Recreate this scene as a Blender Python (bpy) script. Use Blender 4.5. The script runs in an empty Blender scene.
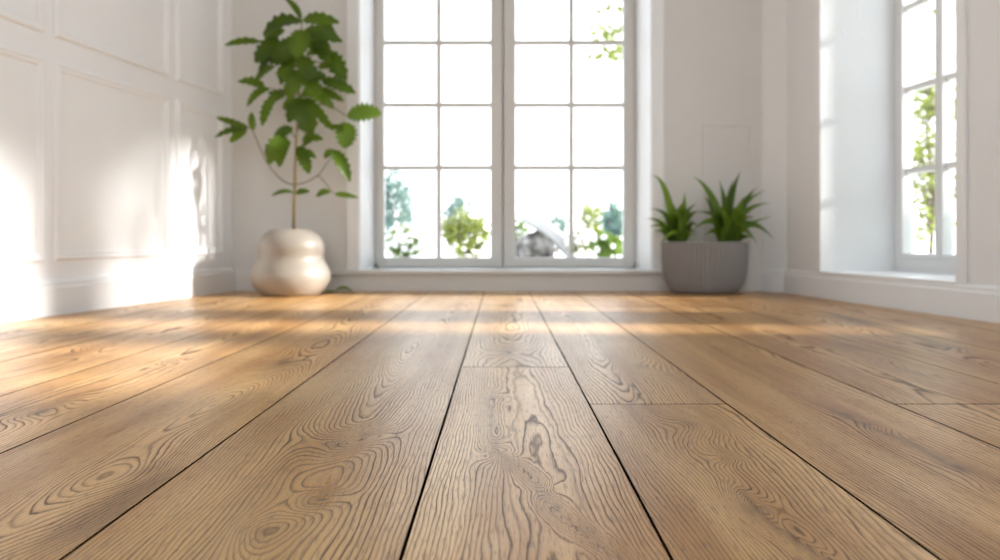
import bpy, bmesh, math, random
import numpy as np
from mathutils import Vector, Matrix

# ------------------------------------------------------------------ basics
scene = bpy.context.scene
COL = scene.collection
F = 750.0                      # focal length in pixels of a 1000 px wide frame
CX, HY = 501.0, 239.0          # vanishing point of the planks
CAMH = 0.30
YB = 4.33                      # back wall (interior face)


def at(px, py, d):
    """point seen at pixel (px,py) at depth d"""
    return Vector(((px - CX) * d / F, d, CAMH + (HY - py) * d / F))


def lin(r, g, b):
    def f(c):
        c /= 255.0
        return c / 12.92 if c <= 0.04045 else ((c + 0.055) / 1.055) ** 2.4
    return (f(r), f(g), f(b), 1.0)


# ------------------------------------------------------------------ mesh builder
class MB:
    def __init__(self):
        self.v, self.f, self.mi, self.uv = [], [], [], None

    def add(self, verts, faces, mi=0):
        o = len(self.v)
        self.v += [tuple(p) for p in verts]
        self.f += [tuple(i + o for i in f) for f in faces]
        self.mi += [mi] * len(faces)

    def prism(self, poly, z0, z1, mi=0):
        n = len(poly)
        a = sum(poly[i][0] * poly[(i + 1) % n][1] - poly[(i + 1) % n][0] * poly[i][1] for i in range(n))
        if a < 0:
            poly = poly[::-1]
        vs = [(x, y, z0) for x, y in poly] + [(x, y, z1) for x, y in poly]
        fs = [tuple(range(n - 1, -1, -1)), tuple(range(n, 2 * n))]
        fs += [(i, (i + 1) % n, n + (i + 1) % n, n + i) for i in range(n)]
        self.add(vs, fs, mi)

    def box(self, x0, x1, y0, y1, z0, z1, mi=0):
        self.prism([(x0, y0), (x1, y0), (x1, y1), (x0, y1)], z0, z1, mi)

    def fbox(self, fr, s0, s1, t0, t1, z0, z1, mi=0):
        """box in a wall frame: s along the wall, t outwards"""
        self.prism([fr(s0, t0), fr(s1, t0), fr(s1, t1), fr(s0, t1)], z0, z1, mi)

    def sweep(self, path, prof, mi=0, closed=False):
        """path: list of (point, side vector, up vector); prof: closed list of (a,b)"""
        m = len(prof)
        vs, fs = [], []
        for p, a, b in path:
            for u, w in prof:
                vs.append(p + a * u + b * w)
        n = len(path)
        for i in range(n if closed else n - 1):
            j = (i + 1) % n
            for k in range(m):
                l = (k + 1) % m
                fs.append((i * m + k, i * m + l, j * m + l, j * m + k))
        if not closed:
            fs.append(tuple(range(m - 1, -1, -1)))
            fs.append(tuple((n - 1) * m + k for k in range(m)))
        self.add(vs, fs, mi)

    def tube(self, pts, radii, seg=8, mi=0):
        pts = [Vector(p) for p in pts]
        n = len(pts)
        if not isinstance(radii, (list, tuple)):
            radii = [radii] * n
        vs, fs = [], []
        ref = None
        for i, p in enumerate(pts):
            t = (pts[min(i + 1, n - 1)] - pts[max(i - 1, 0)]).normalized()
            if ref is None:
                ref = t.orthogonal().normalized()
            a = (ref - t * ref.dot(t)).normalized()
            ref = a
            b = t.cross(a)
            for k in range(seg):
                th = 2 * math.pi * k / seg
                vs.append(p + (a * math.cos(th) + b * math.sin(th)) * radii[i])
        for i in range(n - 1):
            for k in range(seg):
                l = (k + 1) % seg
                fs.append((i * seg + k, i * seg + l, (i + 1) * seg + l, (i + 1) * seg + k))
        fs.append(tuple(range(seg - 1, -1, -1)))
        fs.append(tuple((n - 1) * seg + k for k in range(seg)))
        self.add(vs, fs, mi)

    def lathe(self, prof, seg=64, sx=1.0, sy=1.0, rad=None, c=(0, 0, 0), mi=0):
        """prof list of (r,z); rad(theta, r, z) optional radius modulation"""
        vs, fs = [], []
        for r, z in prof:
            for k in range(seg):
                th = 2 * math.pi * k / seg
                rr = rad(th, r, z) if rad else r
                vs.append((c[0] + rr * math.cos(th) * sx, c[1] + rr * math.sin(th) * sy, c[2] + z))
        for i in range(len(prof) - 1):
            for k in range(seg):
                l = (k + 1) % seg
                fs.append((i * seg + k, i * seg + l, (i + 1) * seg + l, (i + 1) * seg + k))
        fs.append(tuple(range(seg - 1, -1, -1)))
        n = len(prof) - 1
        fs.append(tuple(n * seg + k for k in range(seg)))
        self.add(vs, fs, mi)

    def build(self, name, mats, parent=None, smooth=False, loc=None, bevel=0.0, fix=True):
        me = bpy.data.meshes.new(name)
        off = Vector(loc) if loc is not None else Vector((0, 0, 0))
        me.from_pydata([Vector(p) - off for p in self.v], [], self.f)
        if not isinstance(mats, (list, tuple)):
            mats = [mats]
        for m in mats:
            me.materials.append(m)
        me.polygons.foreach_set('material_index', self.mi)
        if smooth:
            me.polygons.foreach_set('use_smooth', [True] * len(me.polygons))
        me.update()
        if fix:
            bm = bmesh.new()
            bm.from_mesh(me)
            bmesh.ops.recalc_face_normals(bm, faces=bm.faces)
            bm.to_mesh(me)
            bm.free()
        o = bpy.data.objects.new(name, me)
        COL.objects.link(o)
        o.location = off
        if parent is not None:
            o.parent = parent
            o.matrix_parent_inverse = Matrix.Identity(4)
            o.location = off - parent_world(parent) if loc is not None else -parent_world(parent)
        if bevel:
            b = o.modifiers.new('bevel', 'BEVEL')
            b.width = bevel
            b.segments = 2
            b.limit_method = 'ANGLE'
        return o


def parent_world(p):
    w = Vector(p.location)
    while p.parent is not None:
        p = p.parent
        w = w + p.location
    return w


def tag(o, label=None, cat=None, group=None, kind=None):
    if label: o['label'] = label
    if cat: o['category'] = cat
    if group: o['group'] = group
    if kind: o['kind'] = kind
    return o


def empty(name, loc):
    o = bpy.data.objects.new(name, None)
    o.empty_display_size = 0.1
    COL.objects.link(o)
    o.location = loc
    return o


# ------------------------------------------------------------------ materials
class NT:
    def __init__(self, name):
        self.m = bpy.data.materials.new(name)
        self.m.use_nodes = True
        self.t = self.m.node_tree
        self.b = self.t.nodes['Principled BSDF']
        self.out = self.t.nodes['Material Output']

    def n(self, typ, **kw):
        nd = self.t.nodes.new(typ)
        for k, v in kw.items():
            setattr(nd, k, v)
        return nd

    def link(self, a, b):
        self.t.links.new(a, b)

    def math(self, op, a, b=None, c=None, clamp=False):
        nd = self.n('ShaderNodeMath', operation=op, use_clamp=clamp)
        for i, x in enumerate((a, b, c)):
            if x is None: continue
            if isinstance(x, (int, float)): nd.inputs[i].default_value = x
            else: self.link(x, nd.inputs[i])
        return nd.outputs[0]

    def mix(self, fac, a, b, blend='MIX'):
        nd = self.n('ShaderNodeMix', data_type='RGBA', blend_type=blend)
        for i, x in ((0, fac), (6, a), (7, b)):
            if isinstance(x, (int, float)): nd.inputs[i].default_value = x
            elif isinstance(x, tuple): nd.inputs[i].default_value = x
            else: self.link(x, nd.inputs[i])
        return nd.outputs[2]

    def noise(self, vec, scale, detail=3, rough=0.5, dist=0.0):
        nd = self.n('ShaderNodeTexNoise')
        if vec is not None: self.link(vec, nd.inputs['Vector'])
        nd.inputs['Scale'].default_value = scale
        nd.inputs['Detail'].default_value = detail
        nd.inputs['Roughness'].default_value = rough
        nd.inputs['Distortion'].default_value = dist
        return nd.outputs['Fac']

    def ramp(self, fac, stops):
        nd = self.n('ShaderNodeValToRGB')
        e = nd.color_ramp.elements
        while len(e) < len(stops): e.new(0.5)
        for el, (p, c) in zip(e, stops):
            el.position = p
            el.color = c if isinstance(c, tuple) else (c, c, c, 1)
        self.link(fac, nd.inputs[0])
        return nd.outputs[0]

    def bump(self, h, strength, dist=0.01):
        nd = self.n('ShaderNodeBump')
        nd.inputs['Strength'].default_value = strength
        nd.inputs['Distance'].default_value = dist
        self.link(h, nd.inputs['Height'])
        self.link(nd.outputs[0], self.b.inputs['Normal'])

    def obj(self):
        return self.n('ShaderNodeTexCoord').outputs['Object']


def paint(name, col, rough=0.5, var=0.03, nscale=3.0, bump=0.02, bscale=60):
    k = NT(name)
    v = k.obj()
    n = k.noise(v, nscale, 4)
    c2 = tuple(x * (1 - var * 2) for x in col[:3]) + (1,)
    k.link(k.mix(n, col, c2), k.b.inputs['Base Color'])
    k.b.inputs['Roughness'].default_value = rough
    k.bump(k.noise(v, bscale, 3), bump, 0.01)
    return k.m


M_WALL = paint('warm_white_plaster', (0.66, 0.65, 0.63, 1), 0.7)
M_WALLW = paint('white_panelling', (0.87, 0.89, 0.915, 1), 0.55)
M_TRIM = paint('white_trim', (0.81, 0.825, 0.84, 1), 0.4, bump=0.005)
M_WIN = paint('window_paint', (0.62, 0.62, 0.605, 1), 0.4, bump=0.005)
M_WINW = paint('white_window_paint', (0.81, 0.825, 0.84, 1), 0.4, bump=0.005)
M_CEIL = paint('ceiling_paint', (0.80, 0.80, 0.79, 1), 0.8)


def plaster():
    k = NT('white_plaster_textured')
    v = k.obj()
    k.b.inputs['Base Color'].default_value = (0.77, 0.785, 0.80, 1)
    k.b.inputs['Roughness'].default_value = 0.7
    vo = k.n('ShaderNodeTexVoronoi', feature='DISTANCE_TO_EDGE')
    w = k.n('ShaderNodeMix', data_type='VECTOR')
    nz = k.n('ShaderNodeTexNoise')
    k.link(v, nz.inputs['Vector']); nz.inputs['Scale'].default_value = 7
    w.inputs[0].default_value = 0.25
    k.link(v, w.inputs[4]); k.link(nz.outputs['Color'], w.inputs[5])
    k.link(w.outputs[1], vo.inputs['Vector'])
    vo.inputs['Scale'].default_value = 6
    edge = k.ramp(vo.outputs['Distance'], [(0.0, 0.0), (0.035, 1.0)])
    gate = k.ramp(k.noise(v, 4.0, 2), [(0.50, 0.0), (0.62, 1.0)])
    h = k.math('ADD', k.math('MULTIPLY', k.math('SUBTRACT', 1.0, edge), gate), k.math('MULTIPLY', k.noise(v, 40, 4), 0.25))
    k.bump(h, 0.35, 0.004)
    return k.m


M_PLASTER = plaster()


def glass():
    k = NT('clear_glass')
    tr = k.n('ShaderNodeBsdfTransparent')
    gl = k.n('ShaderNodeBsdfGlossy')
    gl.inputs['Roughness'].default_value = 0.02
    lwt = k.n('ShaderNodeLayerWeight')
    fac = k.math('ADD', 0.02, k.math('MULTIPLY', k.math('POWER', lwt.outputs['Facing'], 5.0), 0.7))
    mx = k.n('ShaderNodeMixShader')
    k.link(fac, mx.inputs[0]); k.link(tr.outputs[0], mx.inputs[1]); k.link(gl.outputs[0], mx.inputs[2])
    k.link(mx.outputs[0], k.out.inputs['Surface'])
    return k.m


M_GLASS = glass()


def leafmat(name, c1, c2, trans=0.3, rough=0.45, scale=9.0):
    k = NT(name)
    v = k.obj()
    n = k.noise(v, scale, 2)
    isl = k.n('ShaderNodeNewGeometry').outputs['Random Per Island']
    f = k.math('ADD', k.math('MULTIPLY', n, 0.5), k.math('MULTIPLY', isl, 0.6), clamp=True)
    col = k.mix(f, c1, c2)
    k.link(col, k.b.inputs['Base Color'])
    k.b.inputs['Roughness'].default_value = rough
    k.b.inputs['Specular IOR Level'].default_value = 0.3
    t = k.n('ShaderNodeBsdfTranslucent')
    k.link(k.mix(0.5, col, (c2[0] * 1.5, c2[1] * 1.35, c2[2] * 0.8, 1)), t.inputs['Color'])
    mx = k.n('ShaderNodeMixShader')
    mx.inputs[0].default_value = trans
    k.link(k.b.outputs[0], mx.inputs[1]); k.link(t.outputs[0], mx.inputs[2])
    k.link(mx.outputs[0], k.out.inputs['Surface'])
    return k.m


M_LEAF = leafmat('tree_leaf', lin(34, 58, 10), lin(96, 124, 24), 0.22)
M_LEAFY = leafmat('bright_leaf', lin(84, 112, 36), lin(100, 128, 44), 0.25)
M_BLADE = leafmat('strap_leaf', lin(24, 44, 12), lin(112, 142, 42), 0.25, 0.35, 5)
M_STEM = paint('green_brown_stem', lin(142, 122, 78), 0.6, 0.15, 20)
M_TWIG = paint('grey_brown_twig', lin(120, 108, 82), 0.6, 0.15, 20)
M_SOIL = paint('dark_soil', lin(74, 52, 38), 0.95, 0.3, 40, 0.8, 90)
M_VASE = paint('cream_ceramic', (0.34, 0.30, 0.255, 1), 0.42, 0.05, 6, 0.05, 120)
M_POT = paint('grey_ribbed_ceramic', lin(132, 129, 128), 0.6, 0.05, 8, 0.05, 150)


# ------------------------------------------------------------------ floor
rng = np.random.RandomState(7)


def smooth_noise(u, v, fu, fv, seed, n=7):
    r = np.random.RandomState(seed)
    out = np.zeros_like(u)
    for _ in range(n):
        a = r.uniform(-1, 1); b = r.uniform(0.3, 1) * r.choice([-1, 1]); p = r.uniform(0, 6.283)
        out += np.sin(u * fu * a * 2 + v * fv * b + p + 0.8 * np.sin(v * fv * 0.6 * a + p * 2))
    return out / math.sqrt(n)


SP = 0.0058          # ring spacing in metres


class Plank:
    """One board between two seams; ring field of a log cut lengthwise, bent round its knots."""

    def __init__(self, x0, x1, y0, y1, seed, tint, D=(0.10, 0.03), slope=0.0, knots=(), veins=(), pith=0.0, spacing=SP, amp=1.0, lite=0.5):
        self.__dict__.update(locals())

    def field(self, X, Y):
        xm = (self.x0 + self.x1) / 2
        u = X - xm
        v = Y
        s = self.seed
        u0 = self.pith + 0.030 * smooth_noise(u * 0, v, 0, 2.2, s)
        D = self.D[0] + self.D[1] * smooth_noise(u * 0, v, 0, 1.7, s + 1) + self.slope * (v - self.y0)
        r = np.sqrt((u - u0) ** 2 + D ** 2 + 0.0004)
        r = r + self.amp * (0.0055 * smooth_noise(u, v, 14, 7, s + 2) + 0.0022 * smooth_noise(u, v, 50, 20, s + 3) + 0.0006 * smooth_noise(u, v, 190, 60, s + 4))
        dark = np.zeros_like(u)
        for (kx, ky, a, su, sv, dk) in self.knots:
            du = (X - kx) / su
            dv = (Y - ky) / sv
            q = du * du + dv * dv
            wob = 1 + 0.25 * np.sin(3 * np.arctan2(dv, du) + kx * 40)
            r = r + a * np.exp(-q * wob)
            dark = np.maximum(dark, dk * np.exp(-q * 9 * wob))
            dark = np.maximum(dark, 0.2 * dk * np.exp(-q * 1.6 * wob))
        for (pts, wd, a, dk) in self.veins:
            px = np.array([p[0] for p in pts]); py = np.array([p[1] for p in pts])
            o = np.argsort(py); px, py = px[o], py[o]
            xc = np.interp(Y, py, px) + 0.006 * smooth_noise(u * 0, v, 0, 30, s + 9)
            end = np.clip((Y - py[0]) / 0.08 + 0.5, 0, 1) * np.clip((py[-1] - Y) / 0.08 + 0.5, 0, 1)
            d = (X - xc) / wd
            r = r + a * np.exp(-d * d / 6) * end
            dark = np.maximum(dark, dk * np.exp(-d * d) * end)
        return r / self.spacing, dark


def P(px, py):
    """floor point under a pixel"""
    d = CAMH * F / (py - HY)
    return ((px - CX) * d / F, d)


def kn(px, py, a, su, sv, dk=0.7):
    x, y = P(px, py)
    return (x, y, a, su, sv, dk)


def vein(pp, wd, a, dk):
    return ([P(*p) for p in pp], wd, a, dk)


YN, YE = -1.5, YB - 0.002
seams = [-2.30, -2.02, -1.75, -1.48, -1.22, -0.955, -0.70, -0.412, -0.094, 0.160, 0.411, 0.715, 1.03, 1.33, 1.62, 1.90, 2.20]
T = {  # boards by column: (y0, y1, tint, options)
    -0.094: [(YN, 1.757, (1.06, 1.03, 1.0), dict(D=(0.075, 0.02), pith=-0.01, spacing=0.0045, lite=0.75,
                knots=[kn(492, 398, -0.030, 0.022, 0.06, 0.35), kn(496, 452, 0.034, 0.020, 0.045, 0.25), kn(548, 492, 0.02, 0.02, 0.03, 0.2)],
                veins=[vein([(490, 400), (497, 450), (538, 488), (562, 515), (606, 556), (640, 600)], 0.0065, -0.03, 0.24)])),
             (1.760, YE, (0.97, 0.95, 0.94), dict(D=(0.09, 0.03), pith=0.03, knots=[kn(505, 352, 0.02, 0.05, 0.08, 0.35), kn(505, 306, 0.03, 0.06, 0.2, 0.4)]))],
    -0.412: [(YN, YE, (0.90, 0.83, 0.72), dict(D=(0.055, 0.035), pith=0.05, spacing=0.0056, lite=0.6,
                knots=[kn(337, 445, 0.050, 0.050, 0.075, 0.5), kn(366, 436, 0.035, 0.035, 0.06, 0.4), kn(400, 350, -0.06, 0.11, 0.32, 0.0),
                       kn(316, 500, 0.03, 0.03, 0.035, 0.35), kn(265, 532, -0.025, 0.03, 0.05, 0.45)]))],
    0.160: [(YN, 1.362, (0.87, 0.79, 0.68), dict(D=(0.09, 0.03), pith=0.15, spacing=0.0046, lite=0.35,
                knots=[kn(688, 424, 0.034, 0.045, 0.09, 0.35), kn(722, 458, 0.02, 0.02, 0.03, 0.3), kn(752, 510, -0.03, 0.03, 0.06, 0.45)],
                veins=[vein([(735, 488), (770, 522), (820, 556), (850, 580)], 0.005, -0.02, 0.5)])),
            (1.365, YE, (0.96, 0.92, 0.87), dict(D=(0.06, 0.03), pith=-0.05, lite=0.4,
                knots=[kn(640, 366, 0.04, 0.05, 0.14, 0.35), kn(600, 296, 0.04, 0.06, 0.3, 0.5)],
                veins=[vein([(636, 404), (637, 396), (634, 382)], 0.0025, 0.004, 1.0)]))],
    0.411: [(YN, YE, (0.88, 0.79, 0.69), dict(D=(0.10, 0.02), pith=0.20, spacing=0.0060, lite=0.3,
                knots=[kn(846, 415, 0.022, 0.03, 0.08, 0.7), kn(866, 424, 0.02, 0.025, 0.05, 0.6), kn(958, 468, 0.02, 0.03, 0.07, 0.75)],
                veins=[vein([(820, 405), (850, 417), (900, 440), (960, 472)], 0.007, -0.01, 0.45)]))],
    0.715: [(YN, 1.362, (0.94, 0.85, 0.75), dict(D=(0.12, 0.03), lite=0.4)),
            (1.365, YE, (0.84, 0.73, 0.62), dict(D=(0.08, 0.03), pith=-0.04, lite=0.3, knots=[kn(850, 346, 0.03, 0.06, 0.3, 0.4), kn(915, 373, 0.03, 0.05, 0.2, 0.4)]))],
    1.03: [(YN, YE, (0.86, 0.76, 0.65), dict(D=(0.10, 0.04), lite=0.35, knots=[kn(905, 334, 0.03, 0.05, 0.25, 0.7), kn(832, 313, 0.03, 0.05, 0.3, 0.6)],
                veins=[vein([(820, 310), (860, 322), (905, 334), (960, 350)], 0.022, -0.02, 0.45)]))],
    1.33: [(YN, YE, (0.85, 0.75, 0.65), dict(D=(0.09, 0.04), lite=0.35))],
    1.62: [(YN, YE, (1.0, 0.92, 0.84), dict())],
    1.90: [(YN, YE, (1.0, 0.92, 0.84), dict())],
    -0.70: [(YN, YE, (0.98, 0.88, 0.73), dict(D=(0.05, 0.035), pith=0.02, lite=0.6,
                knots=[kn(285, 362, 0.05, 0.07, 0.25, 0.6), kn(355, 352, 0.04, 0.04, 0.2, 0.5), kn(200, 408, -0.05, 0.07, 0.35, 0.0), kn(150, 470, -0.04, 0.06, 0.12, 0.35)],
                veins=[vein([(60, 540), (140, 490), (170, 470)], 0.03, -0.02, 0.45)]))],
    -0.955: [(YN, YE, (1.08, 0.96, 0.80), dict(D=(0.06, 0.03), pith=0.03, lite=0.55,
                knots=[kn(42, 412, 0.04, 0.035, 0.09, 0.8), kn(172, 361, 0.02, 0.02, 0.05, 0.5), kn(260, 334, 0.03, 0.05, 0.3, 0.4)]))],
    -1.22: [(YN, YE, (1.04, 0.92, 0.77), dict(D=(0.10, 0.03), knots=[kn(70, 354, 0.03, 0.05, 0.1, 0.6)]))],
    -1.48: [(YN, 3.1, (1.0, 0.90, 0.78), dict(D=(0.07, 0.03))), (3.103, YE, (1.06, 0.97, 0.86), dict(D=(0.09, 0.03)))],
    -1.75: [(YN, YE, (1.08, 0.98, 0.86), dict(D=(0.09, 0.03)))],
    -2.02: [(YN, YE, (1.0, 0.965, 0.91), dict())],
    -2.30: [(YN, YE, (1.0, 0.965, 0.91), dict())],
}


def build_floor():
    V, Fc, MI, RG, DK, TT, LT, UVX = [], [], [], [], [], [], [], []
    base = 0
    seed = 11
    for i in range(len(seams) - 1):
        x0, x1 = seams[i], seams[i + 1]
        for (y0, y1, tint, opt) in T[x0]:
            seed += 17
            p = Plank(x0, x1, y0, y1, seed, tint, **opt)
            g, bv = 0.0011, 0.0008
            near = max(abs(x0), abs(x1)) < 1.1
            du = 0.007 if near else 0.016
            nu = int((x1 - x0) / du)
            us = np.concatenate([[x0 + g, x0 + g], np.linspace(x0 + g + bv, x1 - g - bv, nu), [x1 - g, x1 - g]])
            vs = [y0 + bv]
            while vs[-1] < y1 - bv:
                y = vs[-1]
                vs.append(y + (0.08 if y < 0.5 else max(0.006, 0.0068 * y)))
            vs[-1] = y1 - bv
            vs = np.array([y0, y0] + vs + [y1, y1])
            U, W = np.meshgrid(us, vs)
            Z = np.zeros_like(U)
            Z[:, 0] = Z[:, -1] = -0.006; Z[0, :] = Z[-1, :] = -0.006
            Z[1, 1:-1] = Z[-2, 1:-1] = -0.0012; Z[1:-1, 1] = Z[1:-1, -2] = -0.0012
            rg, dk = p.field(U, W)
            h, w = U.shape
            V.append(np.stack([U, W, Z], -1).reshape(-1, 3))
            RG.append(rg.ravel()); DK.append(dk.ravel())
            c = np.ones((h * w, 4)); c[:, :3] = tint
            TT.append(c); LT.append(np.full(h * w, p.lite))
            off = np.array([seed * 1.37 % 9.0, seed * 0.71 % 7.0])
            UVX.append(np.stack([U.ravel() + off[0], W.ravel() + off[1], np.zeros(h * w)], -1))
            idx = np.arange(h * w).reshape(h, w) + base
            Fc.append(np.stack([idx[:-1, :-1], idx[:-1, 1:], idx[1:, 1:], idx[1:, :-1]], -1).reshape(-1, 4))
            mi = np.zeros((h - 1, w - 1), int); mi[:2, :] = mi[-2:, :] = 1; mi[:, :2] = mi[:, -2:] = 1
            MI.append(mi.ravel())
            base += h * w
    # dark sub floor under the joints
    q = np.array([[-2.6, YN, -0.0062], [2.5, YN, -0.0062], [2.5, YB, -0.0062], [-2.6, YB, -0.0062]])
    V.append(q); Fc.append(np.array([[0, 1, 2, 3]]) + base); MI.append(np.array([1]))
    RG.append(np.zeros(4)); DK.append(np.zeros(4)); TT.append(np.ones((4, 4))); LT.append(np.zeros(4)); UVX.append(q * 1.0)
    V = np.concatenate(V); Fc = np.concatenate(Fc); MI = np.concatenate(MI)
    me = bpy.data.meshes.new('floor')
    me.vertices.add(len(V)); me.vertices.foreach_set('co', V.ravel().astype(np.float32))
    me.loops.add(Fc.size); me.loops.foreach_set('vertex_index', Fc.ravel().astype(np.int32))
    me.polygons.add(len(Fc))
    me.polygons.foreach_set('loop_start', (np.arange(len(Fc)) * 4).astype(np.int32))
    me.polygons.foreach_set('material_index', MI.astype(np.int32))
    me.polygons.foreach_set('use_smooth', [False] * len(Fc))
    me.update(calc_edges=True); me.validate()
    for nm, dat in (('ring', np.concatenate(RG)), ('dark', np.concatenate(DK)), ('lite', np.concatenate(LT))):
        a = me.attributes.new(nm, 'FLOAT', 'POINT'); a.data.foreach_set('value', dat.astype(np.float32))
    a = me.attributes.new('tint', 'FLOAT_COLOR', 'POINT'); a.data.foreach_set('color', np.concatenate(TT).ravel().astype(np.float32))
    a = me.attributes.new('board', 'FLOAT_VECTOR', 'POINT'); a.data.foreach_set('vector', np.concatenate(UVX).ravel().astype(np.float32))
    me.materials.append(oak()); jm = paint('dark_joint', lin(36, 25, 17), 0.95); jm.node_tree.nodes['Principled BSDF'].inputs['Specular IOR Level'].default_value = 0.0
    me.materials.append(jm)
    o = bpy.data.objects.new('floor', me)
    COL.objects.link(o)
    return o


def oak():
    k = NT('oak_planks')
    A = lambda n, s: k.n('ShaderNodeAttribute', attribute_name=n).outputs[s]
    ring, dark, lite, tint, bd = A('ring', 'Fac'), A('dark', 'Fac'), A('lite', 'Fac'), A('tint', 'Color'), A('board', 'Vector')

    def stretch(sx, sy):
        m = k.n('ShaderNodeMapping')
        m.inputs['Scale'].default_value = (sx, sy, 1)
        k.link(bd, m.inputs['Vector'])
        return m.outputs[0]
    # growth rings: pale early wood sliding into a thin dark late-wood line
    jit = k.noise(stretch(60, 14), 1.0, 3)
    rr = k.math('ADD', ring, k.math('MULTIPLY', jit, 0.55))
    fr = k.math('FRACT', rr)
    line = k.ramp(fr, [(0.0, 0.25), (0.10, 0.0), (0.45, 0.04), (0.70, 0.35), (0.82, 1.0), (0.92, 0.95), (1.0, 0.25)])
    # how strong the lines are varies ring by ring and over the board
    rid = k.math('FLOOR', rr)
    wn = k.n('ShaderNodeTexWhiteNoise', noise_dimensions='1D'); k.link(rid, wn.inputs['W'])
    strv = k.math('ADD', 0.6, k.math('MULTIPLY', wn.outputs['Value'], 0.6))
    patch = k.ramp(k.noise(stretch(9, 2.2), 1.0, 2), [(0.30, 0.6), (0.60, 1.0)])
    # broken by pores
    brk = k.ramp(k.noise(stretch(420, 40), 1.0, 3), [(0.28, 0.55), (0.48, 1.0)])
    lf = k.math('MULTIPLY', k.math('MULTIPLY', k.math('MULTIPLY', line, strv), patch), brk, clamp=True)
    # fibres and pores
    fib = k.noise(stretch(620, 9), 1.0, 4, 0.65)
    pore = k.ramp(k.noise(stretch(520, 30), 1.0, 2, 0.6), [(0.54, 0.0), (0.66, 1.0)])
    broad = k.noise(stretch(13, 1.1), 1.0, 4, 0.55)
    light = lin(222, 186, 134)
    mid = lin(176, 133, 82)
    base = k.mix(k.ramp(broad, [(0.34, 0.0), (0.66, 1.0)]), light, mid)
    pale = k.math('MULTIPLY', lite, k.ramp(k.noise(stretch(6, 1.6), 1.0, 3), [(0.42, 0.0), (0.7, 0.8)]))
    base = k.mix(pale, base, lin(234, 210, 170))
    base = k.mix(k.math('MULTIPLY', k.ramp(fib, [(0.35, 0.0), (0.75, 1.0)]), 0.30), base, lin(140, 104, 68))
    c = k.mix(k.math('MULTIPLY', lf, 0.93), base, lin(72, 44, 22))
    c = k.mix(k.math('MULTIPLY', pore, 0.5), c, lin(78, 50, 28))
    dk = k.math('MULTIPLY', k.math('MULTIPLY', dark, 1.5), k.math('ADD', 0.45, k.math('MULTIPLY', k.noise(stretch(160, 24), 1.0, 4, 0.65), 0.9)), clamp=True)
    c = k.mix(k.math('MULTIPLY', dk, 0.85), c, lin(74, 50, 35))
    c = k.mix(1.0, c, tint, 'MULTIPLY')
    k.link(c, k.b.inputs['Base Color'])
    ro = k.math('ADD', 0.25, k.math('MULTIPLY', lf, 0.15))
    ro = k.math('ADD', ro, k.math('MULTIPLY', k.noise(stretch(20, 5), 1.0, 2), 0.08))
    k.link(ro, k.b.inputs['Roughness'])
    k.b.inputs['Specular IOR Level'].default_value = 0.2
    h = k.math('SUBTRACT', k.math('MULTIPLY', fib, 0.35), k.math('ADD', k.math('MULTIPLY', lf, 0.8), k.math('MULTIPLY', pore, 0.5)))
    k.bump(h, 0.35, 0.0012)
    return k.m


tag(build_floor(), kind='structure')

# ------------------------------------------------------------------ room shell
ZC = 2.75
LS = 0.159                                     # side walls open a little towards the camera
LX = lambda y: -1.553 - LS * (YB - y)          # left wall face
RYS, RX0, RS = 4.20, 1.600, 0.12
RX = lambda y: RX0 + RS * (RYS - y)            # right wall face (from y=4.20 towards the camera)
CORN = (1.507, YB)


def frame2(p0, d, n):
    d = Vector(d).normalized(); n = Vector(n).normalized()
    return lambda s, t: (p0[0] + d.x * s + n.x * t, p0[1] + d.y * s + n.y * t)


# back wall, opening splayed
TB = 0.36
OPL0, OPR0, OPL1, OPR1 = -0.822, 0.872, -0.785, 0.833
ZS, ZT = 0.118, 2.30
mb = MB()
mb.prism([(-1.75, YB), (OPL0, YB), (OPL1, YB + TB), (-1.75, YB + TB)], -0.02, ZC)
mb.prism([(OPR0, YB), (1.95, YB), (1.95, YB + TB), (OPR1, YB + TB)], -0.02, ZC)
mb.prism([(OPL0, YB), (OPR0, YB), (OPR1, YB + TB), (OPL1, YB + TB)], -0.02, ZS)
mb.prism([(OPL0, YB), (OPR0, YB), (OPR1, YB + TB), (OPL1, YB + TB)], ZT, ZC)
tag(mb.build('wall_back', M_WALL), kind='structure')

# left wall
fl = frame2((LX(YB), YB), (-LS, -1), (-1, LS))
LL = (YB - YN) * math.sqrt(1 + LS * LS)
mb = MB()
mb.prism([(LX(YB), YB), (LX(YN), YN), (LX(YN) - 0.2, YN), (LX(YB) - 0.2, YB)], -0.02, ZC)
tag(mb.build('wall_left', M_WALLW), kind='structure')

# right wall with window openings (s measured from y=4.20 towards the camera, t outwards)
fr = frame2((RX0, RYS), (RS, -1), (1, RS))
RL = (RYS - YN) * math.sqrt(1 + RS * RS)
k2 = math.sqrt(1 + RS * RS)
S1, S2 = (RYS - 3.84) * k2, (RYS - 2.885) * k2          # the window in view
S3, S4 = (RYS - 2.58) * k2, (RYS - 2.16) * k2          # extra unseen narrow window, lets in the nearer sun band
S5, S6 = (RYS - 1.95) * k2, (RYS - 1.15) * k2          # extra unseen high-silled one, for the sun patch on the left floor
TR = 0.47
ZSR, ZTR = 0.128, 2.30
mb = MB()
openings = [(S1, S2, ZSR), (S3, S4, ZSR), (S5, S6, 1.04)]
prev = 0.0
for a, b, zs in openings:
    mb.fbox(fr, prev, a, 0, TR, -0.02, ZC)
    mb.fbox(fr, a, b, 0, TR, -0.02, zs)
    mb.fbox(fr, a, b, 0, TR, ZTR, ZC)
    prev = b
mb.fbox(fr, prev, RL, 0, TR, -0.02, ZC)
mb.prism([CORN, fr(0, 0), fr(0, TR), (CORN[0] + 0.45, YB)], -0.02, ZC)       # canted corner
tag(mb.build('wall_right', M_PLASTER), kind='structure')

mb = MB()
mb.box(-2.9, 2.9, YN, YB + TB, ZC, ZC + 0.15)
tag(mb.build('ceiling', M_CEIL), kind='structure')


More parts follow.
